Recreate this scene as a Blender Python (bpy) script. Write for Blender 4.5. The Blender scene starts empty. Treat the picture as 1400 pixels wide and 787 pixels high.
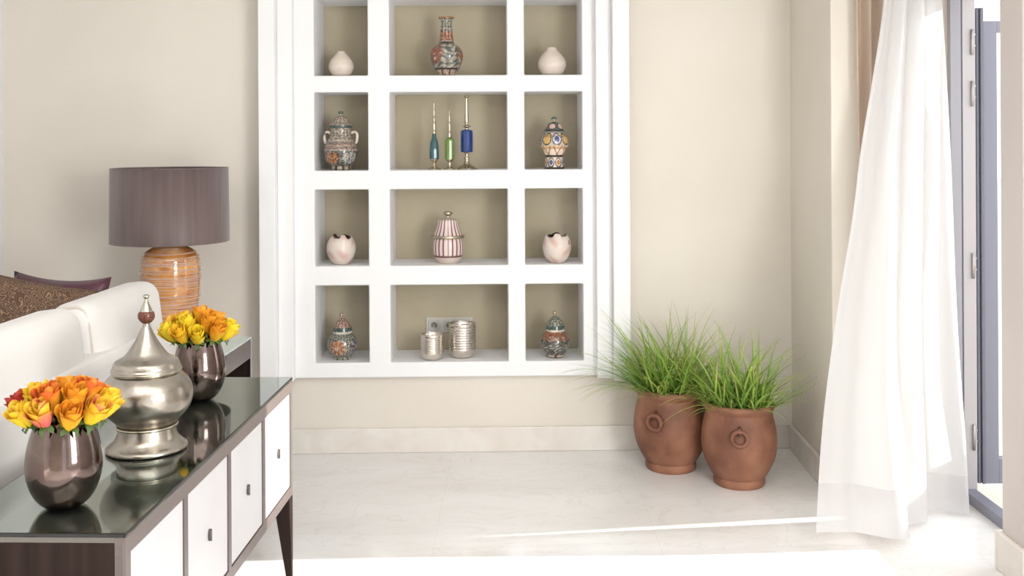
import bpy, bmesh, math, random
from mathutils import Vector, Matrix, Euler
PI = math.pi
sc = bpy.context.scene
COL = sc.collection
rnd = random.Random(11)

# ------------------------------------------------------------------ camera geometry
F = 1400.0; CX = 700.0; CY = 197.0; EYE = 1.6; ROLL = 0.0055
def uw(px, py):
    dx, dy = px - CX, py - CY
    return (dx - ROLL * dy) / F, -(dy + ROLL * dx) / F
def on_z(px, py, z):            # surveyed point on a horizontal plane
    u, w = uw(px, py); t = (z - EYE) / w
    return Vector((u * t, t, z))
def on_y(px, py, y):            # surveyed point at a depth
    u, w = uw(px, py)
    return Vector((u * y, y, EYE + w * y))
# back wall, turned about one degree
D0 = 5.333; WA = math.atan(0.021)
WD = Vector((math.cos(WA), math.sin(WA), 0)); WN = Vector((-math.sin(WA), math.cos(WA), 0)); P0 = Vector((0, D0, 0))
def W(a, d, z): return P0 + WD * a + WN * d + Vector((0, 0, z))
def wall_az(px, py, d=0.0):     # pixel -> (along, z) on the plane d behind the wall line
    u, w = uw(px, py)
    t = (P0.dot(WN) + d) / (u * WN.x + WN.y)
    p = Vector((u * t, t, 0)) - P0
    return p.dot(WD), EYE + w * t

# ------------------------------------------------------------------ helpers
def link(o, parent=None):
    COL.objects.link(o)
    if parent: o.parent = parent
    return o
def tag(o, label=None, cat=None, group=None, kind=None):
    if label: o['label'] = label
    if cat: o['category'] = cat
    if group: o['group'] = group
    if kind: o['kind'] = kind
    return o
def empty(name, loc, rz=0.0, parent=None):
    o = bpy.data.objects.new(name, None); o.location = loc; o.rotation_euler = (0, 0, rz)
    o.empty_display_size = 0.05
    return link(o, parent)
def mesh_obj(name, vf, mat, parent=None, smooth=False, bevel=0, segs=2, subsurf=0, auto=None):
    v, f = vf[0], vf[1]
    me = bpy.data.meshes.new(name); me.from_pydata([tuple(p) for p in v], [], f); me.update()
    if len(vf) > 2 and vf[2] is not None:
        ca = me.color_attributes.new('Col', 'FLOAT_COLOR', 'POINT')
        for i, c in enumerate(vf[2]): ca.data[i].color = (c[0], c[1], c[2], 1)
    bm = bmesh.new(); bm.from_mesh(me); bmesh.ops.recalc_face_normals(bm, faces=bm.faces); bm.to_mesh(me); bm.free()
    for m in (mat if isinstance(mat, (list, tuple)) else [mat]): me.materials.append(m)
    if smooth:
        for p in me.polygons: p.use_smooth = True
    o = bpy.data.objects.new(name, me); link(o, parent)
    if bevel:
        b = o.modifiers.new('bevel', 'BEVEL'); b.width = bevel; b.segments = segs; b.limit_method = 'ANGLE'; b.angle_limit = 0.6
    if subsurf:
        s = o.modifiers.new('sub', 'SUBSURF'); s.levels = subsurf; s.render_levels = subsurf
    return o
class MB:
    def __init__(s): s.v = []; s.f = []; s.c = []
    def add(s, vf, M=None):
        b = len(s.v)
        for p in vf[0]:
            p = Vector(p); s.v.append(M @ p if M else p)
        for f in vf[1]: s.f.append([b + i for i in f])
        if len(vf) > 2 and vf[2] is not None: s.c += list(vf[2])
        return s
    def vf(s): return (s.v, s.f, s.c if s.c else None)
def box(x0, x1, y0, y1, z0, z1):
    v = [(x, y, z) for z in (z0, z1) for y in (y0, y1) for x in (x0, x1)]
    return v, [(0, 2, 3, 1), (4, 5, 7, 6), (0, 1, 5, 4), (2, 6, 7, 3), (0, 4, 6, 2), (1, 3, 7, 5)]
def boxes(*bs):
    m = MB()
    for b in bs: m.add(box(*b))
    return m.vf()
def taper(c0, h0, z0, c1, h1, z1):      # four sided tapered bar between two rectangles
    v = []
    for (c, h, z) in ((c0, h0, z0), (c1, h1, z1)):
        for sx, sy in ((-1, -1), (1, -1), (1, 1), (-1, 1)): v.append((c[0] + sx * h[0], c[1] + sy * h[1], z))
    return v, [(3, 2, 1, 0), (4, 5, 6, 7), (0, 1, 5, 4), (1, 2, 6, 5), (2, 3, 7, 6), (3, 0, 4, 7)]
def smooth_profile(pr, n=4):
    out = []
    for i in range(len(pr) - 1):
        p0 = pr[max(i - 1, 0)]; p1 = pr[i]; p2 = pr[i + 1]; p3 = pr[min(i + 2, len(pr) - 1)]
        for k in range(n):
            t = k / n
            out.append(tuple(0.5 * ((2 * p1[j]) + (-p0[j] + p2[j]) * t + (2 * p0[j] - 5 * p1[j] + 4 * p2[j] - p3[j]) * t * t + (-p0[j] + 3 * p1[j] - 3 * p2[j] + p3[j]) * t ** 3) for j in (0, 1)))
    out.append(pr[-1])
    return [(max(r, 0.0004), z) for r, z in out]
def lathe(pr, seg=48, col=None, wob=None):
    v = []; f = []; c = []
    n = len(pr); z0 = min(p[1] for p in pr); z1 = max(p[1] for p in pr)
    for i, (r, z) in enumerate(pr):
        for k in range(seg):
            a = 2 * PI * k / seg
            rr, zz = (r, z) if wob is None else wob(r, z, a)
            v.append((rr * math.cos(a), rr * math.sin(a), zz))
            if col: c.append(col(a, (z - z0) / (z1 - z0), i / (n - 1)))
    for i in range(n - 1):
        for k in range(seg):
            k2 = (k + 1) % seg
            f.append((i * seg + k, i * seg + k2, (i + 1) * seg + k2, (i + 1) * seg + k))
    if pr[0][0] > 0.001: pass
    f.append(tuple(range(seg - 1, -1, -1)))
    f.append(tuple((n - 1) * seg + k for k in range(seg)))
    return v, f, (c if col else None)
def torus(R, r, seg=32, rs=10):
    v = []; f = []
    for i in range(seg):
        a = 2 * PI * i / seg
        for j in range(rs):
            b = 2 * PI * j / rs
            v.append(((R + r * math.cos(b)) * math.cos(a), (R + r * math.cos(b)) * math.sin(a), r * math.sin(b)))
    for i in range(seg):
        for j in range(rs):
            f.append((i * rs + j, ((i + 1) % seg) * rs + j, ((i + 1) % seg) * rs + (j + 1) % rs, i * rs + (j + 1) % rs))
    return v, f
def tube(pts, rad, seg=8):
    v = []; f = []; n = len(pts); pts = [Vector(p) for p in pts]
    for i, p in enumerate(pts):
        t = (pts[min(i + 1, n - 1)] - pts[max(i - 1, 0)]).normalized()
        a = Vector((0, 0, 1)) if abs(t.z) < 0.9 else Vector((1, 0, 0))
        s = t.cross(a).normalized(); q = s.cross(t)
        r = rad(i / (n - 1)) if callable(rad) else rad
        for k in range(seg):
            th = 2 * PI * k / seg; v.append(p + (s * math.cos(th) + q * math.sin(th)) * r)
    for i in range(n - 1):
        for k in range(seg):
            k2 = (k + 1) % seg; f.append((i * seg + k, i * seg + k2, (i + 1) * seg + k2, (i + 1) * seg + k))
    f.append(tuple(range(seg))); f.append(tuple((n - 1) * seg + k for k in range(seg)))
    return v, f
def soft_box(dx, dy, dz, r, bulge=(0, 0, 0), n=14):     # rounded, padded block centred on the origin
    bm = bmesh.new(); bmesh.ops.create_cube(bm, size=2)
    bmesh.ops.subdivide_edges(bm, edges=bm.edges[:], cuts=n, use_grid_fill=True)
    h = (dx / 2, dy / 2, dz / 2)
    for vt in bm.verts:
        # cluster the grid towards the edges so the rounding has faces
        q = [math.copysign(abs(c) ** 0.75, c) for c in vt.co]
        p = Vector((q[0] * h[0], q[1] * h[1], q[2] * h[2]))
        inner = Vector([max(-(h[i] - r), min(h[i] - r, p[i])) for i in range(3)])
        d = p - inner
        if d.length > 1e-6: p = inner + d.normalized() * min(r, d.length) if d.length > r else p
        g = [1 - c * c for c in q]
        p.x += math.copysign(bulge[0] * g[1] * g[2], q[0]) * abs(q[0])
        p.y += math.copysign(bulge[1] * g[0] * g[2], q[1]) * abs(q[1])
        p.z += math.copysign(bulge[2] * g[0] * g[1], q[2]) * abs(q[2])
        vt.co = p
    v = [tuple(x.co) for x in bm.verts]; f = [tuple(x.index for x in fc.verts) for fc in bm.faces]
    bm.free()
    return v, f
def copy_tree(o, parent=None):
    c = o.copy(); COL.objects.link(c); c.parent = parent
    for ch in [x for x in o.children]: copy_tree(ch, c)
    return c

# ------------------------------------------------------------------ materials
def mat(name, col=(.8, .8, .8), rough=.5, metal=0, **kw):
    m = bpy.data.materials.new(name); m.use_nodes = True
    b = m.node_tree.nodes['Principled BSDF']
    b.inputs['Base Color'].default_value = (*col, 1); b.inputs['Roughness'].default_value = rough; b.inputs['Metallic'].default_value = metal
    for k, v in kw.items():
        b.inputs[k.replace('_', ' ')].default_value = v
    return m
def nodes(m): return m.node_tree.nodes, m.node_tree.links, m.node_tree.nodes['Principled BSDF']
def noise_mix(m, c1, c2, scale=5, detail=4, stretch=(1, 1, 1), lo=.35, hi=.65, bump=0, bscale=None, coord='Object', rough=None, dist=0.0):
    N, L, b = nodes(m)
    tc = N.new('ShaderNodeTexCoord'); mp = N.new('ShaderNodeMapping'); mp.inputs['Scale'].default_value = stretch
    no = N.new('ShaderNodeTexNoise'); no.inputs['Scale'].default_value = scale; no.inputs['Detail'].default_value = detail; no.inputs['Distortion'].default_value = dist
    cr = N.new('ShaderNodeValToRGB'); cr.color_ramp.elements[0].position = lo; cr.color_ramp.elements[1].position = hi
    cr.color_ramp.elements[0].color = (*c1, 1); cr.color_ramp.elements[1].color = (*c2, 1)
    L.new(tc.outputs[coord], mp.inputs[0]); L.new(mp.outputs[0], no.inputs['Vector']); L.new(no.outputs['Fac'], cr.inputs[0]); L.new(cr.outputs[0], b.inputs['Base Color'])
    if bump:
        n2 = N.new('ShaderNodeTexNoise'); n2.inputs['Scale'].default_value = bscale or scale * 4; n2.inputs['Detail'].default_value = 3
        L.new(mp.outputs[0], n2.inputs['Vector'])
        bp = N.new('ShaderNodeBump'); bp.inputs['Strength'].default_value = bump; bp.inputs['Distance'].default_value = .01
        L.new(n2.outputs['Fac'], bp.inputs['Height']); L.new(bp.outputs[0], b.inputs['Normal'])
    return m
def attr_mat(name, rough=.3, **kw):
    m = mat(name, rough=rough, **kw); N, L, b = nodes(m)
    a = N.new('ShaderNodeAttribute'); a.attribute_name = 'Col'; L.new(a.outputs['Color'], b.inputs['Base Color'])
    return m

M = {}
M['wall'] = noise_mix(mat('beige_plaster', rough=.85), (.735, .685, .605), (.785, .74, .665), scale=1.2, bump=.05, bscale=60)
M['white'] = noise_mix(mat('white_plaster', rough=.7), (.84, .84, .85), (.875, .875, .88), scale=2, bump=.06, bscale=25)
M['khaki'] = noise_mix(mat('khaki_plaster', rough=.8), (.43, .375, .265), (.49, .435, .32), scale=2.5, bump=.04, bscale=40)
M['ceiling'] = mat('ceiling_paint', (.88, .87, .85), .9)
M['reveal'] = mat('cream_reveal_plaster', (.80, .755, .67), .85)

# polished pale marble floor with fine joints
m = mat('pale_marble', (.8, .77, .72), .13); N, L, b = nodes(m)
tc = N.new('ShaderNodeTexCoord'); mp = N.new('ShaderNodeMapping'); L.new(tc.outputs['Object'], mp.inputs[0]); mp.inputs['Scale'].default_value = (.7, 1.3, 1)
n1 = N.new('ShaderNodeTexNoise'); n1.inputs['Scale'].default_value = 1.6; n1.inputs['Detail'].default_value = 8; n1.inputs['Distortion'].default_value = .8; L.new(mp.outputs[0], n1.inputs['Vector'])
cr = N.new('ShaderNodeValToRGB'); cr.color_ramp.elements[0].position = .35; cr.color_ramp.elements[0].color = (.82, .80, .78, 1); cr.color_ramp.elements[1].position = .6; cr.color_ramp.elements[1].color = (.88, .875, .875, 1)
L.new(n1.outputs['Fac'], cr.inputs[0])
n2 = N.new('ShaderNodeTexNoise'); n2.inputs['Scale'].default_value = 3.5; n2.inputs['Detail'].default_value = 10; n2.inputs['Distortion'].default_value = 2.0; L.new(mp.outputs[0], n2.inputs['Vector'])
v1 = N.new('ShaderNodeMath'); v1.operation = 'SUBTRACT'; v1.inputs[1].default_value = .5; L.new(n2.outputs['Fac'], v1.inputs[0])
v2 = N.new('ShaderNodeMath'); v2.operation = 'ABSOLUTE'; L.new(v1.outputs[0], v2.inputs[0])
cr2 = N.new('ShaderNodeValToRGB'); cr2.color_ramp.elements[0].position = 0; cr2.color_ramp.elements[0].color = (.93, .92, .91, 1); cr2.color_ramp.elements[1].position = .02; cr2.color_ramp.elements[1].color = (1, 1, 1, 1); L.new(v2.outputs[0], cr2.inputs[0])
mx = N.new('ShaderNodeMix'); mx.data_type = 'RGBA'; mx.blend_type = 'MULTIPLY'; mx.inputs[0].default_value = 1; L.new(cr.outputs[0], mx.inputs[6]); L.new(cr2.outputs[0], mx.inputs[7])
br = N.new('ShaderNodeTexBrick'); br.offset = 0; br.inputs['Scale'].default_value = 1; br.inputs['Brick Width'].default_value = .9; br.inputs['Row Height'].default_value = .9; br.inputs['Mortar Size'].default_value = .0018
br.inputs['Color1'].default_value = br.inputs['Color2'].default_value = (1, 1, 1, 1); br.inputs['Mortar'].default_value = (.94, .93, .92, 1)
mp2 = N.new('ShaderNodeMapping'); mp2.inputs['Location'].default_value = (.32, .28, 0); L.new(tc.outputs['Object'], mp2.inputs[0]); L.new(mp2.outputs[0], br.inputs['Vector'])
mx2 = N.new('ShaderNodeMix'); mx2.data_type = 'RGBA'; mx2.blend_type = 'MULTIPLY'; mx2.inputs[0].default_value = 1; L.new(mx.outputs[2], mx2.inputs[6]); L.new(br.outputs['Color'], mx2.inputs[7])
L.new(mx2.outputs[2], b.inputs['Base Color'])
M['floor'] = m
# marble skirting
m = noise_mix(mat('skirting_marble', rough=.25), (.72, .665, .60), (.80, .765, .72), scale=4, detail=8, dist=1.2)
M['skirting'] = m
M['terrace'] = noise_mix(mat('terrace_stone', rough=.8), (.72, .68, .62), (.8, .76, .7), scale=3)

M['taupe'] = noise_mix(mat('taupe_lacquer', rough=.32), (.13, .103, .097), (.15, .12, .113), scale=8, stretch=(1, .1, 1))
M['darkwood'] = noise_mix(mat('dark_brown_wood', rough=.5, Specular_IOR_Level=.12), (.016, .0095, .008), (.028, .017, .014), scale=30, stretch=(1, 1, .06))
M['top'] = mat('smoked_black_top', (.13, .122, .108), .03, .55)
M['panel'] = noise_mix(mat('off_white_lacquer', rough=.35), (.58, .575, .59), (.62, .615, .625), scale=3)
M['handle'] = mat('dark_nickel', (.16, .145, .135), .3, 1)
m = mat('clear_glass', (.86, .95, .92), .0, Transmission_Weight=1, IOR=1.5); M['glass'] = m
m = mat('pale_glass_edge', (.62, .72, .68), .02, Specular_IOR_Level=1.0); M['glass_top_far'] = m
M['bronze'] = noise_mix(mat('bronze_lustre', rough=.09, metal=1), (.135, .098, .088), (.185, .142, .128), scale=12, bump=.03, bscale=45)
nodes(M['bronze'])[2].inputs['Metallic'].default_value = 1
M['pewter'] = noise_mix(mat('hammered_pewter', rough=.27, metal=1), (.32, .288, .245), (.44, .405, .35), scale=9, bump=.12, bscale=38)
M['pewter_trim'] = noise_mix(mat('pewter_trim', rough=.2, metal=1), (.40, .37, .29), (.52, .48, .38), scale=14)
M['redwood'] = mat('polished_red_wood', (.105, .03, .015), .22)
M['linen'] = noise_mix(mat('white_linen', rough=.9), (.69, .67, .645), (.73, .71, .685), scale=3, bump=.1, bscale=300)
nodes(M['linen'])[2].inputs['Sheen Weight'].default_value = .2
M['piping'] = mat('greige_piping', (.60, .55, .49), .9)
M['satin'] = noise_mix(mat('plum_satin', rough=.42), (.055, .012, .024), (.085, .021, .037), scale=4)
nodes(M['satin'])[2].inputs['Sheen Weight'].default_value = .1
# brown brocade with scrolls
m = mat('brown_brocade', rough=.55); N, L, b = nodes(m)
tc = N.new('ShaderNodeTexCoord'); nz = N.new('ShaderNodeTexNoise'); nz.inputs['Scale'].default_value = 9
mxv = N.new('ShaderNodeMix'); mxv.data_type = 'RGBA'; mxv.inputs[0].default_value = .12; L.new(tc.outputs['Object'], nz.inputs['Vector']); L.new(tc.outputs['Object'], mxv.inputs[6]); L.new(nz.outputs['Color'], mxv.inputs[7])
vo = N.new('ShaderNodeTexVoronoi'); vo.inputs['Scale'].default_value = 46; L.new(mxv.outputs[2], vo.inputs['Vector'])
s1 = N.new('ShaderNodeMath'); s1.operation = 'MULTIPLY'; s1.inputs[1].default_value = 22; L.new(vo.outputs['Distance'], s1.inputs[0])
s2 = N.new('ShaderNodeMath'); s2.operation = 'SINE'; L.new(s1.outputs[0], s2.inputs[0])
cr = N.new('ShaderNodeValToRGB'); cr.color_ramp.elements[0].position = .62; cr.color_ramp.elements[0].color = (.085, .042, .022, 1); cr.color_ramp.elements[1].position = .9; cr.color_ramp.elements[1].color = (.30, .19, .105, 1); L.new(s2.outputs[0], cr.inputs[0]); L.new(cr.outputs[0], b.inputs['Base Color'])
bp = N.new('ShaderNodeBump'); bp.inputs['Strength'].default_value = .3; bp.inputs['Distance'].default_value = .004; L.new(s2.outputs[0], bp.inputs['Height']); L.new(bp.outputs[0], b.inputs['Normal'])
M['brocade'] = m
M['silk'] = noise_mix(mat('mauve_silk', rough=.5), (.105, .072, .069), (.15, .105, .10), scale=28, stretch=(1, 1, .05), bump=.15, bscale=90)
nodes(M['silk'])[2].inputs['Sheen Weight'].default_value = .35
M['brass'] = mat('polished_brass', (.8, .62, .4), .2, 1)
M['amber'] = noise_mix(mat('amber_glass', rough=.08, Coat_Weight=1.0, Transmission_Weight=.15), (.50, .17, .035), (.88, .42, .10), scale=11, stretch=(1,1,2))
M['thread'] = mat('pinkish_glass_thread', (.85, .60, .48), .05, Transmission_Weight=.25, IOR=1.45)
M['terracotta'] = noise_mix(mat('terracotta', rough=.62), (.155, .058, .032), (.36, .165, .095), scale=4.5, detail=8, bump=.12, bscale=35)
M['soil'] = noise_mix(mat('dark_soil', rough=.95), (.03, .02, .012), (.07, .05, .03), scale=60)
M['grass'] = attr_mat('green_blades', .5, Subsurface_Weight=0.0)
M['petal'] = attr_mat('rose_petals', .55)
M['stem'] = mat('green_stem', (.06, .12, .025), .55)
M['cream_pot'] = mat('cream_porcelain', (.70, .61, .53), .22)
M['painted'] = attr_mat('painted_glaze', .2)
def filigree(m, scale, lo, dark):
    N, L, b = nodes(m); a = [n for n in N if n.type == 'ATTRIBUTE'][0]
    tc = N.new('ShaderNodeTexCoord'); no = N.new('ShaderNodeTexNoise'); no.inputs['Scale'].default_value = scale; no.inputs['Detail'].default_value = 2; no.inputs['Distortion'].default_value = 1.5
    L.new(tc.outputs['Object'], no.inputs['Vector'])
    s1 = N.new('ShaderNodeMath'); s1.operation = 'SUBTRACT'; s1.inputs[1].default_value = .5; L.new(no.outputs['Fac'], s1.inputs[0])
    s2 = N.new('ShaderNodeMath'); s2.operation = 'ABSOLUTE'; L.new(s1.outputs[0], s2.inputs[0])
    cr = N.new('ShaderNodeValToRGB'); cr.color_ramp.elements[0].position = lo; cr.color_ramp.elements[0].color = (*dark, 1); cr.color_ramp.elements[1].position = lo + .05; cr.color_ramp.elements[1].color = (1, 1, 1, 1); L.new(s2.outputs[0], cr.inputs[0])
    mx = N.new('ShaderNodeMix'); mx.data_type = 'RGBA'; mx.blend_type = 'MULTIPLY'; mx.inputs[0].default_value = 1
    L.new(a.outputs['Color'], mx.inputs[6]); L.new(cr.outputs[0], mx.inputs[7]); L.new(mx.outputs[2], b.inputs['Base Color'])
    return m
M['moorish'] = filigree(attr_mat('scrollwork_glaze', .15, Coat_Weight=.5), 75, .02, (.28, .24, .22))
M['silver'] = mat('ribbed_silver', (.74, .69, .62), .2, 1)
M['gilt'] = mat('pale_gilt_metal', (.55, .49, .38), .25, 1)
M['socket'] = mat('socket_plastic', (.60, .57, .50), .4)
M['socket_in'] = mat('socket_grey_insert', (.50, .50, .50), .4)
M['black'] = mat('black_plastic', (.03, .03, .03), .5)
M['teal_glass'] = mat('teal_glass', (.045, .15, .17), .08, Transmission_Weight=.35)
M['green_glass'] = mat('lime_glass', (.22, .36, .085), .08, Transmission_Weight=.35)
M['blue_glass'] = mat('cobalt_glass', (.01, .05, .24), .06, Transmission_Weight=.25)
M['frame'] = mat('blue_grey_aluminium', (.22, .225, .28), .35)
M['frame_light'] = mat('pale_grey_aluminium', (.36, .355, .39), .35)
M['frame_white'] = mat('white_aluminium', (.50, .475, .49), .4)
M['frame_dark'] = mat('slate_aluminium', (.16, .165, .21), .35)
M['hinge'] = mat('satin_steel', (.45, .43, .42), .35, 1)
M['cushion_white'] = M['linen']
M['side_white'] = mat('pale_stone_top', (.74, .69, .655), .4)

def cloth_mat(name, col, trans, clear):
    m = bpy.data.materials.new(name); m.use_nodes = True; N = m.node_tree.nodes; L = m.node_tree.links; N.clear()
    o = N.new('ShaderNodeOutputMaterial'); d = N.new('ShaderNodeBsdfDiffuse'); t = N.new('ShaderNodeBsdfTranslucent'); tr = N.new('ShaderNodeBsdfTransparent')
    d.inputs[0].default_value = (*col, 1); t.inputs[0].default_value = (*col, 1)
    a = N.new('ShaderNodeMixShader'); a.inputs[0].default_value = trans; b = N.new('ShaderNodeMixShader')
    L.new(d.outputs[0], a.inputs[1]); L.new(t.outputs[0], a.inputs[2]); L.new(a.outputs[0], b.inputs[1]); L.new(tr.outputs[0], b.inputs[2])
    b.inputs[0].default_value = clear
    L.new(b.outputs[0], o.inputs[0])
    return m
M['sheer'] = cloth_mat('white_sheer', (.86, .865, .88), .5, .07)
M['hem'] = cloth_mat('white_sheer_hem', (.78, .775, .79), .38, .16)
M['drape'] = cloth_mat('tan_drape', (.56, .45, .36), .25, 0)

# ------------------------------------------------------------------ room shell
LW = wall_az(3, 300)[0]                       # left corner along the back wall
RC = wall_az(1083, 300)[0]                    # right corner
CEIL = 2.75
def struct(o): o['kind'] = 'structure'; return o
struct(mesh_obj('floor', box(-3.2, 2.06, -2.0, 5.75, -.1, 0), M['floor']))
struct(mesh_obj('ceiling', box(-3.2, 2.3, -2.0, 5.75, CEIL, CEIL + .1), M['ceiling']))
# niche cut-out extents
nl0 = wall_az(353.5, 250, -.12)[0]; nr0 = wall_az(861.5, 250, -.12)[0]; nb0 = wall_az(610, 517, -.06)[1]
fl0 = wall_az(353.5, 250, -.12)
base = empty('wall_back', P0, WA)
struct(base)
def wl(*bs): return boxes(*bs)
# wall surface at d=+.02 ; hole a in [hl,hr], z>hb
hl = nl0 + .03; hr = nr0 - .03; hb = nb0 + .03
o = mesh_obj('plaster', wl((LW - .12, hl, .02, .42, 0, CEIL), (hr, RC + .2, .02, .42, 0, CEIL), (hl, hr, .02, .42, 0, hb)), M['wall'], base)
bb = mesh_obj('baseboard_back', boxes((LW, RC - .002, 0, .02, 0, .127)), M['skirting'], None, bevel=.004); bb.location = P0; bb.rotation_euler = (0, 0, WA); struct(bb)

# left wall
lc = W(LW, 0, 0)
struct(mesh_obj('wall_left', box(lc.x - .15, lc.x, -2.0, lc.y + .05, 0, CEIL), M['white']))
# right pier : inner face runs from the corner to (1140 px), then turns to the door frame
cpt = W(RC, .02, 0)
RS = .032
def rx(y): return cpt.x - RS * (cpt.y - y)
YP = 4.62
pv = [(rx(YP), YP), (2.02, YP), (2.02, cpt.y + .3), (cpt.x, cpt.y + .3), (cpt.x, cpt.y)]
def prism(poly, z0, z1):
    n = len(poly); v = [(x, y, z0) for x, y in poly] + [(x, y, z1) for x, y in poly]
    f = [tuple(range(n - 1, -1, -1)), tuple(range(n, 2 * n))] + [(i, (i + 1) % n, n + (i + 1) % n, n + i) for i in range(n)]
    return v, f
o = struct(mesh_obj('wall_right', prism(pv, 0, CEIL), M['wall'], bevel=.006))
bt = .022
struct(mesh_obj('baseboard_right', prism([(rx(YP) - bt, YP - bt), (2.0, YP - bt), (2.0, YP - .001), (rx(YP) - .001, YP - .001), (cpt.x - .001, cpt.y - .001), (cpt.x - bt, cpt.y - .024)], 0, .127), M['skirting'], bevel=.004))
# near pier beyond the door opening
M['near_plaster'] = noise_mix(mat('pinkish_grey_plaster', rough=.85), (.60, .55, .52), (.64, .59, .555), scale=1.5)  # near wall has its own darker, pinkish grey plaster
struct(mesh_obj('wall_near', boxes((1.825, 2.06, 3.655, 3.83, 0, CEIL), (2.0, 2.2, 1.4, 3.7, 0, CEIL)), M['near_plaster'], bevel=.006))
struct(mesh_obj('baseboard_near', boxes((1.805, 2.0, 3.633, 3.655, 0, .144), (1.805, 1.825, 3.655, 3.83, 0, .144), (1.805, 2.0, 3.83, 3.85, 0, .144)), M['skirting'], bevel=.004))
# wall above the door
struct(mesh_obj('wall_over_door', box(1.97, 2.12, 3.83, 4.62, 2.30, CEIL), M['wall']))
# rear of the room : piers between tall windows behind the viewer
struct(mesh_obj('wall_rear', boxes((-3.0, .35, -2.0, -1.85, 0, CEIL), (1.35, 2.2, -2.0, -1.85, 0, CEIL), (.35, 1.35, -2.0, -1.85, 2.45, CEIL)), M['wall']))
struct(mesh_obj('wall_sun_block', boxes((4.0, 4.15, -3, 10, -.02, 1.3)), M['white']))  # unseen parapet, added to block the sun from the floor beside the door
struct(mesh_obj('floor_terrace', box(2.06, 9, -3, 10, -.14, -.02), M['terrace']))

# ------------------------------------------------------------------ display niche built into the wall
niche = empty('display_niche', W(0, 0, 0), WA)
tag(niche, 'white plaster display niche of twelve square openings recessed in the back wall', 'niche')
GF = -.03; GB = .30        # lattice front face and back panel depth
def za(py): return wall_az(610, py + ROLL * 90, GF)[1]
rows = [(za(102.2), 2.36), (za(231.8), za(125)), (za(362.2), za(257.8)), (za(494), za(388.6))]
def aa(px, py=250): return wall_az(px, py, GF)[0]
colsx = [(aa(430), aa(503.5)), (aa(533), aa(694)), (aa(717.5), aa(796.5))]
gl = aa(398); gr = aa(818)
xs = [gl]; zs = [nb0, rows[3][0], rows[3][1], rows[2][0], rows[2][1], rows[1][0], rows[1][1], rows[0][0], rows[0][1], CEIL - .02]
for c in colsx: xs += list(c)
xs.append(gr)
def lattice(xs, zs, d0, d1):
    m = MB(); idx = {}
    def V(i, k, d):
        key = (i, k, d)
        if key not in idx: idx[key] = len(m.v); m.v.append(Vector((xs[i], d, zs[k])))
        return idx[key]
    solid = lambda i, k: 0 <= i < len(xs) - 1 and 0 <= k < len(zs) - 1 and not (i % 2 == 1 and k % 2 == 1)
    for i in range(len(xs) - 1):
        for k in range(len(zs) - 1):
            if not solid(i, k): continue
            m.f.append([V(i, k, d0), V(i + 1, k, d0), V(i + 1, k + 1, d0), V(i, k + 1, d0)])
            m.f.append([V(i, k, d1), V(i, k + 1, d1), V(i + 1, k + 1, d1), V(i + 1, k, d1)])
            for (di, dk, e) in ((-1, 0, ((i, k), (i, k + 1))), (1, 0, ((i + 1, k), (i + 1, k + 1))), (0, -1, ((i, k), (i + 1, k))), (0, 1, ((i, k + 1), (i + 1, k + 1)))):
                if not solid(i + di, k + dk):
                    (a, b), (c, d) = e
                    m.f.append([V(a, b, d0), V(c, d, d0), V(c, d, d1), V(a, b, d1)])
    return m.vf()
mesh_obj('shelf_lattice', lattice(xs, zs, GF, GB), M['white'], niche, bevel=.007, segs=3)
mesh_obj('back_panel', box(gl, gr, GB - .001, GB + .05, nb0, CEIL - .02), M['khaki'], niche)
# stepped surround : two steps falling back towards the lattice on each side
s1, s2 = -.15, -.09
a0 = wall_az(353.5, 250, s1)[0]; a1 = wall_az(376, 250, s1)[0]; a2 = wall_az(400, 250, s2)[0]
b0 = wall_az(861.5, 250, s1)[0]; b1 = wall_az(838.5, 250, s1)[0]; b2 = wall_az(815.5, 250, s2)[0]
zt = CEIL - .02
mesh_obj('stepped_surround', boxes((a0, a1, s1, .03, nb0, zt), (a1, a2, s2, .03, nb0, zt), (a2, gl + .001, GF, .03, nb0, zt)), M['white'], niche, bevel=.004)
mesh_obj('stepped_surround', boxes((b1, b0, s1, .03, nb0, zt), (b2, b1, s2, .03, nb0, zt), (gr - .001, b2, GF, .03, nb0, zt)), M['white'], niche, bevel=.004)

# ------------------------------------------------------------------ things in the niche
NS = 1400 / 5.40
def niche_spot(px, row, d=.07):
    a, _ = wall_az(px, [60, 180, 310, 445][row], d)
    return W(a, d, rows[row][0] + .0006)
def prof(pts, base_y, s=NS, n=4):       # silhouette half-widths in px -> metres
    return smooth_profile([(h / s, (base_y - y) / s) for h, y in pts], n)
def lerp(a, b, t): return tuple(a[i] + (b[i] - a[i]) * t for i in range(3))
CR = (.54, .46, .36); TC = (.34, .12, .06); TEAL = (.08, .13, .11); DK = (.05, .04, .035); BL = (.07, .09, .22); OR = (.48, .20, .07); GY = (.25, .25, .22); PK = (.62, .42, .36); YE = (.66, .42, .14)
def scroll(a, t, n, k, ph=0): return math.sin(n * a + 3 * math.sin(k * t * 3 + ph)) * math.sin(k * 6 * t + 2 * math.cos(n * a))

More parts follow.
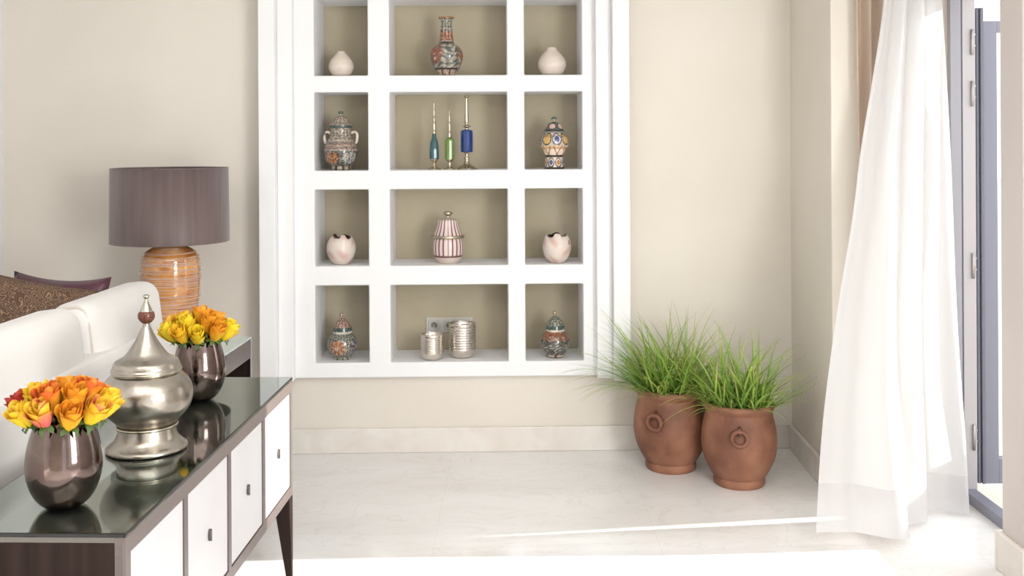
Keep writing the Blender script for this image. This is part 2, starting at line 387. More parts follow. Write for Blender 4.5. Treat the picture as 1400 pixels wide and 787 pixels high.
# row one
for px, word, s in ((466.5, 'in the top left opening', .94), (754.5, 'in the top right opening', 1.06)):
    pr = [(7, 0), (13, 2), (17.5, 10), (18.2, 16), (16, 23), (11.5, 29), (7.5, 33), (5.8, 35.5), (5.6, 36.4), (4.4, 36.4), (4.2, 33), (8, 28)]
    t = mesh_obj('bud_vase', lathe(smooth_profile([(h / NS * s, y / NS * s) for h, y in pr], 4)), M['cream_pot'], None, True)
    t.location = niche_spot(px, 0); tag(t, 'small plain cream bud vase standing ' + word + ' of niche', 'vase', 'pair of cream bud vases')
def col_bottle(a, t, i):
    if t > .975: return OR
    if t < .10: return DK if (t < .018 or math.sin(9 * a) > .86) else (.62, .47, .36)
    if t < .13: return DK
    if t < .55:
        q = scroll(a, t, 5, 6)
        med = math.cos(3 * a + .6) + 1.0 - abs(t - .37) * 7
        if med > .75: return TC if q < .35 else (CR if q > .6 else (.22, .09, .06))
        return CR if q > .18 else (TEAL if q < -.35 else GY)
    if t < .60: return DK if t < .575 else CR
    if t < .76: q = scroll(a, t, 6, 8); return TC if q < .35 else CR
    q = scroll(a, t, 6, 9); return CR if q > 0 else TEAL
pr = prof([(11.5, 101), (12.5, 98), (17, 91), (21, 82), (22.6, 74), (21, 66), (15.5, 59.5), (10.5, 56), (9.2, 48), (8.3, 38), (7.4, 30), (7.8, 25), (10.6, 22.5), (11, 20.6), (8.5, 20.6), (6.5, 24)], 101.2, n=6)
t = mesh_obj('painted_bottle_vase', lathe(pr, 96, col_bottle), M['moorish'], None, True); t.location = niche_spot(610.5, 0)
tag(t, 'tall bottle vase with orange rim and terracotta scrollwork in the top middle opening', 'vase')

# row two : two-handled jar
def col_hjar(a, t, i):
    if t < .12: return DK if math.sin(9 * a) > .55 or t > .10 else CR
    if t < .46:
        u = (a * 5 / (2 * PI) + .15) % 1 - .5; v = (t - .29) / .17
        rr = math.hypot(u * 2.1, v); q = scroll(a, t, 9, 9)
        if rr < .85: return (OR if int(a * 5 / (2 * PI) + .15) % 2 else (.45, .47, .44)) if q < .25 else (DK if q > .5 else (.6, .5, .4))
        return DK if q > 0 else GY
    if t < .72: return [(.42, .31, .24), CR, (.34, .20, .17), GY][int(t * 36) % 4]
    q = scroll(a, t, 9, 10)
    return CR if q > -.1 else (DK if q < -.5 else GY)
j = empty('two_handled_jar', niche_spot(466, 1), WA)
tag(j, 'round painted jar with two loop handles and domed lid in the second row left opening', 'jar')
pr = prof([(13, 233), (14, 230), (13.5, 228), (19, 222), (22.5, 213), (23, 206), (21, 199), (18, 193), (15, 187), (14, 180), (14.5, 176)], 233, n=7)
mesh_obj('body', lathe(pr, 96, col_hjar), M['moorish'], j, True)
def col_lid(a, t, i): q = scroll(a, t, 7, 6); return TEAL if t < .22 else (CR if q > 0 else (.25, .15, .12) if q < -.4 else GY)
pr = prof([(15, 176), (15.8, 174), (15.5, 171), (12.5, 168), (10.5, 164), (6.5, 160.5), (2.5, 159), (2.0, 158.5)], 233, n=5)
lid = mesh_obj('lid', lathe(pr, 72, col_lid), M['moorish'], j, True)
mesh_obj('knob', lathe(prof([(2.2, 159), (1.6, 157), (3.6, 155.5), (3.2, 153.6), (.5, 153)], 233), 24, lambda a, t, i: TEAL if t > .4 else CR), M['painted'], lid, True)
for s in (-1, 1):
    pts = [(s * h / NS, 0, (233 - y) / NS) for h, y in ((13.5, 184), (17, 180.5), (21, 181), (22.8, 186), (22, 192), (20, 198))]
    mesh_obj('handle', tube([Vector(p) for p in smooth3(pts)] if False else pts, .0085, 10), M['cream_pot'], j, True, subsurf=1)

# perfume bottles
def perfume(name, px, base_y, d, label, foot, body, spire, gm):
    t = empty(name, niche_spot(px, 1, d), WA)
    tag(t, label, 'bottle', 'three glass perfume bottles')
    mesh_obj('foot', lathe(prof(foot, base_y, n=3), 32), M['gilt'], t, True)
    mesh_obj('glass_body', lathe(prof(body, base_y, n=2), 12), gm, t, False)
    mesh_obj('stopper', lathe(prof(spire, base_y, n=2), 24), M['gilt'], t, True)
perfume('perfume_bottle', 593.5, 232, .07, 'slender teal glass perfume bottle with ringed silver spire, leftmost of three',
        [(9.5, 232), (9, 231), (4, 228.5), (2.2, 225), (2.0, 223), (4.5, 220.5), (6.3, 217.5)],
        [(6.4, 217.5), (6.6, 214), (6.4, 204), (5.2, 194), (3.6, 190.5), (2.8, 184)],
        [(2.6, 184), (2.8, 180), (1.8, 178), (2.2, 174), (2.2, 168), (1.6, 167), (2.0, 161), (1.4, 160), (1.7, 152), (1.1, 150), (1.0, 143), (.4, 139)], M['teal_glass'])
perfume('perfume_bottle', 614.5, 232, .075, 'short lime green glass perfume bottle with silver spire, middle of three',
        [(8.5, 232), (8, 231), (3.4, 228.5), (2.2, 224), (2.4, 222), (4.5, 220), (6, 218)],
        [(6.3, 218), (6.4, 214), (6.2, 196), (5.6, 191), (3.2, 189)],
        [(2.8, 189), (2.2, 185), (2.4, 182), (1.6, 180), (2.0, 174), (1.9, 169), (1.2, 167), (1.5, 160), (.9, 157), (.4, 148)], M['green_glass'])
perfume('perfume_bottle', 638, 232, .085, 'tallest perfume bottle with cobalt blue glass barrel and flared metal foot',
        [(14.2, 232), (14, 231), (10, 228), (5.5, 225.5), (3, 221), (3.6, 217), (2.6, 214), (3.2, 210), (7, 208)],
        [(7.8, 208), (8.3, 206), (8.3, 182), (7.4, 179), (3, 177.5)],
        [(2.6, 178), (2.4, 175), (5.4, 174), (5.4, 173), (2.2, 171), (2.8, 168), (3.0, 166), (2.4, 152), (1.9, 136), (2.0, 134), (4, 132.5), (3.8, 131.4), (1.6, 131), (1.5, 129.5)], M['blue_glass'])

# medallion jar
def col_med(a, t, i):
    if t < .26:
        if t < .035 or t > .22: return DK
        u = (a * 8 / (2 * PI)) % 1 - .5; r = math.hypot(u * 2.3, (t - .125) / .09)
        k = int(a * 8 / (2 * PI)) % 2
        return DK if .8 < r < 1.05 else ((BL if k else OR) if r < .55 else (.7, .6, .5))
    if t < .44:
        u = (a * 7 / (2 * PI)) % 1 - .5
        return (.18, .1, .07) if abs(abs(u) - (t - .26) * 2.2) < .05 else ((.78, .62, .48) if t < .38 else (.72, .45, .25))
    if t < .70:
        u = (a * 8 / (2 * PI) + .3) % 1 - .5; r = math.hypot(u * 2.2, (t - .565) / .115); k = int(a * 8 / (2 * PI) + .3) % 2
        return DK if .82 < r < 1.05 else (((.62, .36, .12) if k else BL) if r < .5 else (YE if k else (.55, .55, .62))) if r < .82 else CR
    if t < .80: return GY if t < .77 else DK
    u = (a * 5 / (2 * PI)) % 1 - .5; r = math.hypot(u * 2.4, (t - .87) / .06)
    return DK if .8 < r < 1.1 else (PK if r < .8 else TEAL)
j = empty('medallion_jar', niche_spot(757.5, 1), WA)
tag(j, 'footed jar with yellow and blue medallions, in the second row right opening', 'jar')
pr = prof([(13.5, 231), (14, 228), (13, 222), (12.5, 217), (13, 214.5), (12, 213), (14.5, 208), (16, 203.5), (19, 201), (19.3, 195), (18.6, 189), (16, 186.5), (13.5, 185), (13, 182)], 231, n=6)
zt_ = (231 - 159) / NS
mesh_obj('body', lathe(pr, 112, lambda a, t, i: col_med(a, t * (231 - 182) / 72, i)), M['painted'], j, True)
pr = prof([(14, 182), (14.6, 180.5), (13, 178), (10.5, 173.5), (8, 169.5), (4, 167.5), (2, 166.5)], 231, n=6)
lid = mesh_obj('lid', lathe(pr, 80, lambda a, t, i: col_med(a, .74 + .22 * t, i)), M['painted'], j, True)
mesh_obj('knob', lathe(prof([(2.2, 167), (1.7, 165.5), (4.2, 163.5), (3.6, 161.5), (1, 159.5)], 231), 24, lambda a, t, i: TEAL if t > .5 else CR), M['painted'], lid, True)

# row three : ragged pots and striped jar
def ragged(px, word, seed, n_t):
    r = random.Random(seed)
    ph = [r.uniform(0, 6) for _ in range(4)]
    def wob(rr, z, a):
        s = max(0, (z - .118)) / .035
        return rr, z + s * .012 * (math.copysign(abs(math.sin(n_t * a + ph[0])) ** .5, math.sin(n_t * a + ph[0]))) * (0.6 + .4 * math.sin(2 * a + ph[1]))
    def col(a, t, i):
        q = math.sin(3 * a + ph[2]) * math.sin(9 * t + 2 * math.sin(a * 2 + ph[3]))
        c = lerp((.72, .63, .56), (.62, .42, .36), max(0, min(1, q * 1.1)))
        if i > .60: return (.10, .06, .05)
        if t > .95 and math.sin(n_t * a + ph[0]) < .3: return (.12, .08, .07)
        for k in range(3):
            if math.hypot((((a - ph[k]) + PI) % (2 * PI) - PI) * .8, t - .72) < .09: return (.3, .2, .2)
        return c
    pr = smooth_profile([(8 / NS, 0), (11 / NS, 1 / NS), (16.5 / NS, 8 / NS), (19.6 / NS, 19 / NS), (18.8 / NS, 28 / NS), (16.5 / NS, 34 / NS), (13.4 / NS, 37.6 / NS), (12.6 / NS, 37.6 / NS), (14.6 / NS, 33 / NS), (16 / NS, 26 / NS), (14 / NS, 10 / NS), (3 / NS, 5 / NS)], 6)
    t = mesh_obj('ragged_rim_pot', lathe(pr, 96, col, wob), M['painted'], None, True); t.location = niche_spot(px, 2)
    tag(t, 'small round pinkish pot with a jagged notched rim in the ' + word + ' opening', 'pot', 'pair of jagged-rim pots')
ragged(466.5, 'third row left', 3, 5); ragged(761, 'third row right', 8, 4)
def col_str(a, t, i):
    if t < .13: return (.66, .56, .5)
    if .13 <= t < .16: return (.16, .07, .07)
    if .545 < t < .61: return (.55, .44, .26) if math.sin(16 * a) > -.3 else (.7, .6, .5)
    u = (a * 20 / (2 * PI)) % 1
    return (.15, .07, .075) if u < .3 else (.74, .60, .56)
j = empty('striped_jar', niche_spot(612.5, 2, .09), WA)
tag(j, 'white and plum striped lidded jar with gilt band in the third row middle opening', 'jar')
pr = prof([(13.5, 361), (15, 359.5), (16.5, 357), (19.5, 352), (20.8, 342), (20.5, 334), (19.5, 329), (18.6, 327)], 361, n=6)
mesh_obj('body', lathe(pr, 120, lambda a, t, i: col_str(a, t * .50, i)), M['painted'], j, True)
mesh_obj('gilt_band', lathe(prof([(19, 327.5), (22, 326.8), (22.8, 325), (22.2, 323.2), (18, 322.6)], 361), 48), M['gilt'], j, True)
pr = prof([(20, 322.8), (19.4, 321), (17.2, 316.5), (15.4, 311), (14.2, 305.5), (13.4, 302.3), (9, 301), (3.5, 299.5), (3, 298.5)], 361, n=6)
lid = mesh_obj('lid', lathe(pr, 120, lambda a, t, i: (.5, .42, .36) if t > .88 else col_str(a, .62 + .3 * t, i)), M['painted'], j, True)
mesh_obj('knob', lathe(prof([(3, 299), (2.6, 296.5), (5.8, 294.5), (5.6, 291.5), (1, 290.5)], 361), 24), M['gilt'], lid, True)

# row four
def col_tea(a, t, i):
    if t < .10: return CR if math.sin(10 * a) > -.2 else (.1, .2, .13)
    u = ((a + 1.0) * 4 / (2 * PI)) % 1 - .5; v = (t - .5) / .40; r = math.hypot(u * 2.0, v)
    k = int((a + 1.0) * 4 / (2 * PI)) % 2
    q = scroll(a, t, 14, 12); sp = math.sin(8 * math.atan2(v, u * 2))
    if r < .75: 
        if r < .18: return (.7, .5, .38)
        return ((.42, .155, .06) if sp > -.3 else (.6, .42, .3)) if k else ((.3, .32, .42) if sp > 0 else (.16, .09, .07))
    return TEAL if q > .1 else (CR if q < -.3 else (.2, .24, .2))
def col_dark(a, t, i):
    if t < .15: return (.62, .5, .4) if math.sin(5 * a) > -.75 and .03 < t < .12 else DK
    q = math.sin(6 * a + 2.5 * math.sin(22 * t)) * math.cos(26 * t + 2.2 * math.sin(6 * a))
    if t > .72: return (.36, .14, .07) if q < .35 else (CR if q > .7 else DK)
    return (.46, .45, .40) if q > .45 else ((.10, .13, .12) if q > -.3 else (.26, .17, .12) if q > -.7 else DK)
def ginger(px, label, cf, mir):
    j = empty('ginger_jar', niche_spot(px, 3), WA)
    tag(j, label, 'jar', 'pair of small ginger jars')
    by = 491
    pr = prof([(11, 491), (12, 489), (12.5, 486.5), (16.5, 482), (19.8, 474), (20, 467.5), (17.5, 460.5), (13.5, 457), (12.6, 455.5)], by, n=7)
    mesh_obj('body', lathe(pr, 112, cf), M['moorish'], j, True)
    pr = prof([(13, 455.5), (13.4, 453.5), (12.8, 449), (12.2, 446.5), (9, 441.5), (6.5, 438.5), (3, 435.5), (2.6, 434.5)], by, n=6)
    lid = mesh_obj('lid', lathe(pr, 80, lambda a, t, i: (.72, .66, .58) if t < .14 else TEAL if t < .4 else (CR if scroll(a, t, 7, 5) > .1 else (.3, .14, .1) if mir else TEAL)), M['moorish'], j, True)
    mesh_obj('knob', lathe(prof([(2.8, 435.5), (2.2, 433.5), (4, 431.5), (3.6, 429.3), (1, 428)], by), 24, lambda a, t, i: CR if math.sin(6 * a) > 0 else (.25, .15, .1)), M['painted'], lid, True)
ginger(468, 'small lidded jar with orange rosette and teal collar in the bottom left opening', col_tea, True)
ginger(759, 'small dark scrollwork lidded jar with terracotta shoulder in the bottom right opening', col_dark, False)
def ribbed(px, d, hw, h, label):
    t = empty('silver_tumbler', niche_spot(px, 3, d), WA); tag(t, label, 'tumbler', 'two ribbed silver tumblers')
    k = hw / 16.0; pts = []; nr = 9
    pr = [(8.5 * k, 0), (11.5 * k, 1 * k), (14.6 * k, 4.5 * k), (15.6 * k, 9 * k)]
    z0 = 9 * k; z1 = h - 5
    for i in range(nr):
        za_ = z0 + (z1 - z0) * i / nr; st = (z1 - z0) / nr
        pr += [(15.7 * k, za_ + st * .15), (16.3 * k, za_ + st * .45), (16.1 * k, za_ + st * .7), (14.9 * k, za_ + st * .95)]
    pr += [(16 * k, z1 + .5), (16 * k, h - .6), (15.6 * k, h), (15 * k, h - .5), (14.8 * k, h - 6), (13.5 * k, 8 * k), (2, 5 * k)]
    mesh_obj('cup', lathe([(r / NS, z / NS) for r, z in pr], 56), M['silver'], t, True)
    mesh_obj('rim', torus(15.9 * k / NS, .0022, 48, 8), M['silver'], t, True).location = (0, 0, h / NS)
ribbed(590.5, .035, 15.6, 34.5, 'smaller ribbed silver tumbler in front, left of the taller one')
ribbed(632, .085, 18.4, 46.5, 'taller ribbed silver tumbler below the wall sockets')
# wall sockets
sa, sz = wall_az(614.5, 443.5, GB); sk = empty('wall_socket', W(sa, GB - .001, sz), WA)
tag(sk, 'pale triple power socket plate on the khaki back of the bottom middle opening', 'socket')
mesh_obj('plate', boxes((-.128, .128, -.009, 0, -.042, .042)), M['socket'], sk, bevel=.004)
for k in (-1, 0, 1):
    ins = mesh_obj('socket_insert', boxes((k * .083 - .033, k * .083 + .033, -.013, -.009, -.032, .032)), M['socket_in'], sk, bevel=.003)
    cup = lathe([(.0215, 0), (.0215, .002), (.019, .003), (.018, -.0005), (.001, -.0005)], 32)
    R = Matrix.Translation((k * .083, -.013, 0)) @ Matrix.Rotation(PI / 2, 4, 'X')
    mesh_obj('well', ([R @ Vector(p) for p in cup[0]], cup[1]), M['socket'], ins, True)
    pin = MB()
    for (x, z) in ((-.0095, -.003), (.0095, -.003), (0, .010)):
        pin.add(lathe([(.003, 0), (.003, .0035)], 12), Matrix.Translation((k * .083 + x, -.0125, z)) @ Matrix.Rotation(PI / 2, 4, 'X'))
    mesh_obj('pin_hole', pin.vf(), M['black'], ins)

# ------------------------------------------------------------------ console table
CT = .738
nc = on_z(170, 728, CT); fc = on_z(398.2, 515.5, CT)
cd = (fc - nc); LEN = cd.length; CR_Z = math.atan2(-cd.x, cd.y)
WID = .435
con = empty('console_table', (nc.x, nc.y, 0), CR_Z)
tag(con, 'long dark console table with four off-white doors and a reflective glass top behind the sofa', 'console table')
BZ = .305; TZ = .715
mesh_obj('tabletop', boxes((-WID, 0, 0, LEN, TZ, CT - .011)), M['top'], con)
mesh_obj('glass_top', boxes((-WID - .004, .004, -.004, LEN + .004, CT - .0105, CT)), M['glass'], con, bevel=.002)
mesh_obj('side_panel', boxes((-WID, -.002, 0, .022, BZ, TZ)), M['darkwood'], con, bevel=.002)
mesh_obj('side_panel', boxes((-WID, -.002, LEN - .022, LEN, BZ, TZ)), M['darkwood'], con, bevel=.002)
mesh_obj('back_panel', boxes((-WID, -WID + .015, .022, LEN - .022, BZ, TZ)), M['darkwood'], con)
mesh_obj('bottom_panel', boxes((-WID + .015, -.022, .022, LEN - .022, BZ, BZ + .02)), M['darkwood'], con)
DZ0, DZ1 = .340, .686
st = .036; dw = (LEN - 5 * st * .78) / 4; st *= .78
fr = [(-.022, .003, 0, LEN, BZ, DZ0), (-.022, .003, 0, LEN, DZ1, TZ + .0105)]
ys = []
y = 0
for i in range(5):
    fr.append((-.022, .003, y, y + st, DZ0, DZ1))
    if i < 4: ys.append((y + st, y + st + dw))
    y += st + dw
mesh_obj('face_frame', boxes(*fr), M['taupe'], con)
for (y0, y1) in ys:
    d = mesh_obj('door', boxes((-.02, 0, y0 + .003, y1 - .003, DZ0 + .003, DZ1 - .003)), M['panel'], con, bevel=.002)
    yc = (y0 + y1) / 2; zc = (DZ0 + DZ1) / 2
    # half-moon pull standing proud of the door
    hm = MB(); n = 14; R0 = .0115
    for xx in (0, .009): 
        for k in range(n + 1):
            a = -PI / 2 + PI * k / n; hm.v.append(Vector((xx, yc - R0 * math.cos(a) + .004, zc + R0 * 1.5 * math.sin(a))))
    for k in range(n): hm.f.append([k, k + 1, n + 2 + k, n + 1 + k])
    hm.f.append(list(range(n, -1, -1))); hm.f.append(list(range(n + 1, 2 * n + 2))); hm.f.append([0, n + 1, 2 * n + 1, n])
    mesh_obj('handle', hm.vf(), M['handle'], d, bevel=.001)
for (sx, sy) in ((0, 1), (0, 0), (1, 1), (1, 0)):
    x1 = .003 - sx * WID; yy = LEN if sy else 0
    # outer corner stays plumb, inner sides taper
    xo = (x1, x1 - .062) if not sx else (-WID, -WID + .062); yo = (yy, yy - .05) if sy else (yy, yy + .05)
    xb = (xo[0], xo[0] + (xo[1] - xo[0]) * .36); yb = (yo[0], yo[0] + (yo[1] - yo[0]) * .36)
    v = taper(((xb[0] + xb[1]) / 2, (yb[0] + yb[1]) / 2), (abs(xb[1] - xb[0]) / 2, abs(yb[1] - yb[0]) / 2), 0, ((xo[0] + xo[1]) / 2, (yo[0] + yo[1]) / 2), (abs(xo[1] - xo[0]) / 2, abs(yo[1] - yo[0]) / 2), BZ)
    mesh_obj('leg', v, M['darkwood'], con, bevel=.002)

# ------------------------------------------------------------------ vases, roses, urn
VP = smooth_profile([(.030, 0), (.044, .003), (.060, .014), (.076, .036), (.0865, .064), (.0915, .094), (.0905, .122), (.085, .152), (.0765, .182), (.0675, .208), (.0655, .2085), (.0735, .18), (.082, .15), (.087, .12), (.087, .09), (.07, .036), (.03, .012)], 4)
def vase(px, py, label):
    p = on_z(px, py, CT); t = mesh_obj('bronze_vase', lathe([(r * .95, z) for r, z in VP], 72), M['bronze'], None, True); t.location = p
    tag(t, label, 'vase', 'two bronze vases of roses'); return p
pn = vase(88, 690.5, 'mirror-polished bronze vase holding orange roses at the near end of the console')
pf = vase(273, 546, 'mirror-polished bronze vase holding yellow roses at the far end of the console')

def rose_meshes(palette, seed, openness):
    r = random.Random(seed); m = MB()
    def petal(phi, w, h, r0, r1, flare, tw, hue):
        nu, nv = 6, 6; v = []; f = []; c = []
        for i in range(nv + 1):
            t = i / nv
            prf = r0 + (r1 - r0) * math.sin(min(1, t * 1.15) * PI / 2) ** .9 + flare * max(0, t - .72) ** 1.3 * 3
            ww = w * (math.sin(PI * (.16 + .72 * t)) ** .7) * (1 - .25 * max(0, t - .8) * 5 * .35)
            for j in range(nu + 1):
                s = j / nu * 2 - 1
                a = phi + s * ww + tw * t
                z = h * t - .006 * max(0, t - .6) * s * s * 1.5 - flare * .25 * max(0, t - .8)
                rr = prf * (1 - .06 * s * s) + .002 * s
                v.append((rr * math.cos(a), rr * math.sin(a), z))
                k = t ** 2.2
                c.append(lerp(palette[0] if hue < .5 else palette[1], palette[2], min(1, k * (.55 + .45 * abs(s)))))
        for i in range(nv):
            for j in range(nu):
                f.append((i * (nu + 1) + j, i * (nu + 1) + j + 1, (i + 1) * (nu + 1) + j + 1, (i + 1) * (nu + 1) + j))
        m.add((v, f, c))
    for n, w, h, r0, r1, fl in ((3, 1.25, .056, .002, .008, -.002), (3, 1.25, .058, .004, .014, -.001), (4, 1.10, .056, .006, .0195, .003 * openness), (4, 1.05, .049, .008, .0225, .009 * openness)):
        o = r.uniform(0, 6)
        for k in range(n): petal(o + 2 * PI * k / n + r.uniform(-.15, .15), w, h * r.uniform(.94, 1.05), r0, r1 * r.uniform(.93, 1.07), fl * r.uniform(.6, 1.5), .25, r.random())
    sep = MB()
    cup = lathe(smooth_profile([(.002, -.008), (.0055, -.003), (.008, .003), (.0095, .009)], 3), 12)
    sep.add((cup[0], cup[1]))
    for k in range(5):
        a = 2 * PI * k / 5 + r.random() * .4; ca, sa_ = math.cos(a), math.sin(a); pts = []
        for t, rr, z, w in ((0, .008, .002, .006), (.5, .019, .006 - .01 * r.random(), .005), (1, .022, -.002 - .010 * r.random(), .0004)):
            pts += [(rr * ca - w * sa_, rr * sa_ + w * ca, z), (rr * ca + w * sa_, rr * sa_ - w * ca, z)]
        sep.add((pts, [(0, 1, 3, 2), (2, 3, 5, 4)]))
    return m.vf(), sep.vf()
def bouquet(P, vname, kinds, rings, seed, scale):
    r = random.Random(seed); protos = []
    for (kname, pal, op) in kinds:
        b, s = rose_meshes(pal, r.randint(0, 9999), op)
        e = empty('rose', (0, 0, 0)); bo = mesh_obj('bloom', b, M['petal'], e, True); so = mesh_obj('sepals', s, M['stem'], e, True)
        sm = mesh_obj('stem', tube([(0, 0, -.005), (0, 0, -.03), (0, 0, -.075)], .0028, 8), M['stem'], e, True)
        protos.append([e, kname, 0])
    lst = []
    for (ri, (n, rad, z, tilt, off, pick)) in enumerate(rings):
        for k in range(n):
            a = off + 2 * PI * k / n + r.uniform(-.1, .1)
            rr = rad * r.uniform(.93, 1.06)
            lst.append((ri, a, Vector((P.x + rr * math.cos(a), P.y + rr * math.sin(a), P.z + z + r.uniform(-.004, .005))), tilt * r.uniform(.85, 1.1), pick[k % len(pick)]))
    # words : which row, and the count from the left within it, front half and back half apart
    words = {}
    for ri in range(len(rings)):
        for half in (0, 1):
            g = [q for q in lst if q[0] == ri and (q[2].y > P.y + .012) == bool(half)]
            g.sort(key=lambda q: q[2].x / q[2].y)
            rowname = ['outer row', 'second row', 'crown'][ri] + (' back' if half else ' front')
            for n_, q in enumerate(g):
                od = ['leftmost', 'second from left', 'third from left', 'fourth from left', 'fifth from left', 'sixth from left', 'seventh from left', 'eighth from left'][n_]
                if len(g) == 1: od = 'alone'
                elif n_ == len(g) - 1: od = 'rightmost'
                words[id(q)] = od + ' in the ' + rowname
    for q in lst:
        ri, a, p, tilt, k = q
        e, kname, used = protos[k]
        t = e if not used else copy_tree(e)
        protos[k][2] = 1
        t.location = p; t.scale = (scale * r.uniform(.93, 1.07),) * 3
        ax = Vector((-math.sin(a), math.cos(a), 0))
        t.rotation_euler = (Matrix.Rotation(tilt, 3, ax) @ Matrix.Rotation(r.uniform(0, 6), 3, 'Z')).to_euler()
        tag(t, kname + ' rose, ' + words[id(q)].replace(' in the ', ' in ') + ' of ' + vname + ' bouquet', 'rose', 'roses in the ' + vname + ' bronze vase')
Y1 = (.80, .47, .015); Y2 = (.82, .36, .015); ORG = (.72, .17, .02); RED = (.42, .03, .02); PNK = (.75, .12, .13); YL = (.86, .62, .02)
kn = [('orange-yellow', (Y1, Y2, (.74, .22, .02)), 1.0), ('golden yellow', (Y1, YL, (.82, .52, .03)), 1.1), ('orange', (ORG, Y2, (.62, .10, .02)), .9), ('dark red', ((.45, .07, .02), RED, (.33, .015, .015)), .7), ('yellow pink-tinged', (YL, PNK, (.82, .42, .05)), 1.0)]
bouquet(pn, 'near', kn, [(10, .078, .208, .62, .15, [1, 0, 2, 1, 0, 3, 1, 4, 0, 4]), (6, .044, .230, .33, .3, [2, 0, 2, 1, 2, 0]), (1, .004, .240, .06, .8, [0])], 5, 1.22)
kf = [('bright yellow', (YL, Y1, (.88, .66, .03)), 1.1), ('golden yellow', (Y1, YL, (.84, .45, .02)), 1.0), ('amber-edged yellow', (Y1, Y2, (.78, .28, .02)), .9)]
bouquet(pf, 'far', kf, [(9, .074, .208, .66, .1, [0, 0, 1, 2, 1, 0, 1, 0, 2]), (5, .042, .232, .33, .5, [2, 0, 1, 0, 2]), (1, .004, .244, .08, .4, [2])], 9, 1.22)

US = 1400 / on_z(201, 613, CT).y
up = on_z(201, 613, CT); urn = empty('lidded_urn', up)
tag(urn, 'large hammered pewter urn with conical lid between the two rose vases', 'urn')
def up_prof(pts, n=5): return smooth_profile([(h / US, (613 - y) / US) for h, y in pts], n)
mesh_obj('body', lathe(up_prof([(50, 613), (53, 612), (53.6, 609.4), (52, 606.8), (47, 603), (41.8, 597.5), (39, 591), (37.8, 585), (37.5, 580), (42, 573), (50, 565), (56.5, 556), (60, 546), (60.8, 537), (59, 527), (54, 518), (47.5, 511), (44, 508), (43.5, 505)]), 80), M['pewter'], urn, True)
mesh_obj('foot_band', torus(39.6 / US, .0042, 64, 10), M['pewter_trim'], urn, True).location = (0, 0, (613 - 580) / US)
lid = mesh_obj('lid', lathe(up_prof([(43, 507), (45.5, 505), (46, 502.5), (44.5, 500), (43.8, 497), (41.5, 492.5), (36.5, 489.5), (31, 486.5), (27.2, 483), (23.5, 478), (18, 470), (13, 461.5), (9.6, 455), (6.8, 449), (5, 445), (4.6, 441.5)]), 80), M['pewter'], urn, True)
mesh_obj('lid_rim', torus(45.3 / US, .0032, 64, 8), M['pewter_trim'], lid, True).location = (0, 0, (613 - 505) / US)
mesh_obj('finial_ball', lathe(up_prof([(4, 442), (7, 440), (10.5, 435.5), (11.2, 430.5), (9.8, 426.5), (7.6, 425)]), 40), M['redwood'], lid, True)
mesh_obj('finial_tip', lathe(up_prof([(8.4, 426), (7.8, 424), (6.2, 420), (3.8, 414), (2.8, 410.5), (2.6, 408), (4.2, 406), (4.0, 403.5), (1, 402)]), 32), M['pewter_trim'], lid, True)

# ------------------------------------------------------------------ sofa seen from behind
sofa = empty('sofa', on_y(243, 452, 4.14).xy.to_3d(), CR_Z)
tag(sofa, 'white linen sofa with loose back cushions standing behind the console', 'sofa')
# local: x=0 back plane, -x towards the seat, y=0 far end, -y towards the viewer
SL = 2.25; BH = .895
def sb(name, x0, x1, y0, y1, z0, z1, r, bulge=(0, 0, 0), mt='linen', par=sofa, rot=None):
    o = mesh_obj(name, soft_box(x1 - x0, y1 - y0, z1 - z0, r, bulge), M[mt], par, True)
    o.location = ((x0 + x1) / 2, (y0 + y1) / 2, (z0 + z1) / 2)
    if rot: o.rotation_euler = rot
    return o
sb('back_frame', -.13, 0, -SL, 0, .10, BH, .02)
sb('seat_base', -.92, -.13, -SL, 0, .10, .34, .02)
sb('arm', -.92, -.13, -.16, 0, .34, .66, .04)
sb('arm', -.92, -.13, -SL, -SL + .16, .34, .66, .04)
cl = (SL - .32) / 2
for i in range(2):
    sb('seat_cushion', -.90, -.15, -.16 - cl * (i + 1), -.16 - cl * i, .34, .50, .05, (0, 0, .015))
cy = [(-.665, -.005), (-1.48, -.705), (-2.2, -1.50)]
for i, (y0, y1) in enumerate(cy):
    c = sb('back_cushion', -.205, -.035, y0, y1, .52, 1.062 + .004 * i, .062, (.03, 0, 0), rot=(0, math.radians(-6), 0))
    dx, dy, dz = .17, y1 - y0, .54
    for s in (-1, 1):
        pts = []
        for k in range(33):
            a = 2 * PI * k / 32; ca, sa_ = math.cos(a), math.sin(a)
            pts.append((math.copysign(abs(ca) ** .45, ca) * (dx / 2 - .018), s * (dy / 2 - .022), math.copysign(abs(sa_) ** .3, sa_) * (dz / 2 - .012)))
        mesh_obj('piping', tube(pts, .0055, 8), M['piping'], c, True)
for (x, y) in ((-.06, -.08), (-.06, -SL + .08), (-.86, -.08), (-.86, -SL + .08)):
    mesh_obj('foot', taper((x, y), (.02, .02), 0, (x, y), (.03, .03), .10), M['darkwood'], sofa)

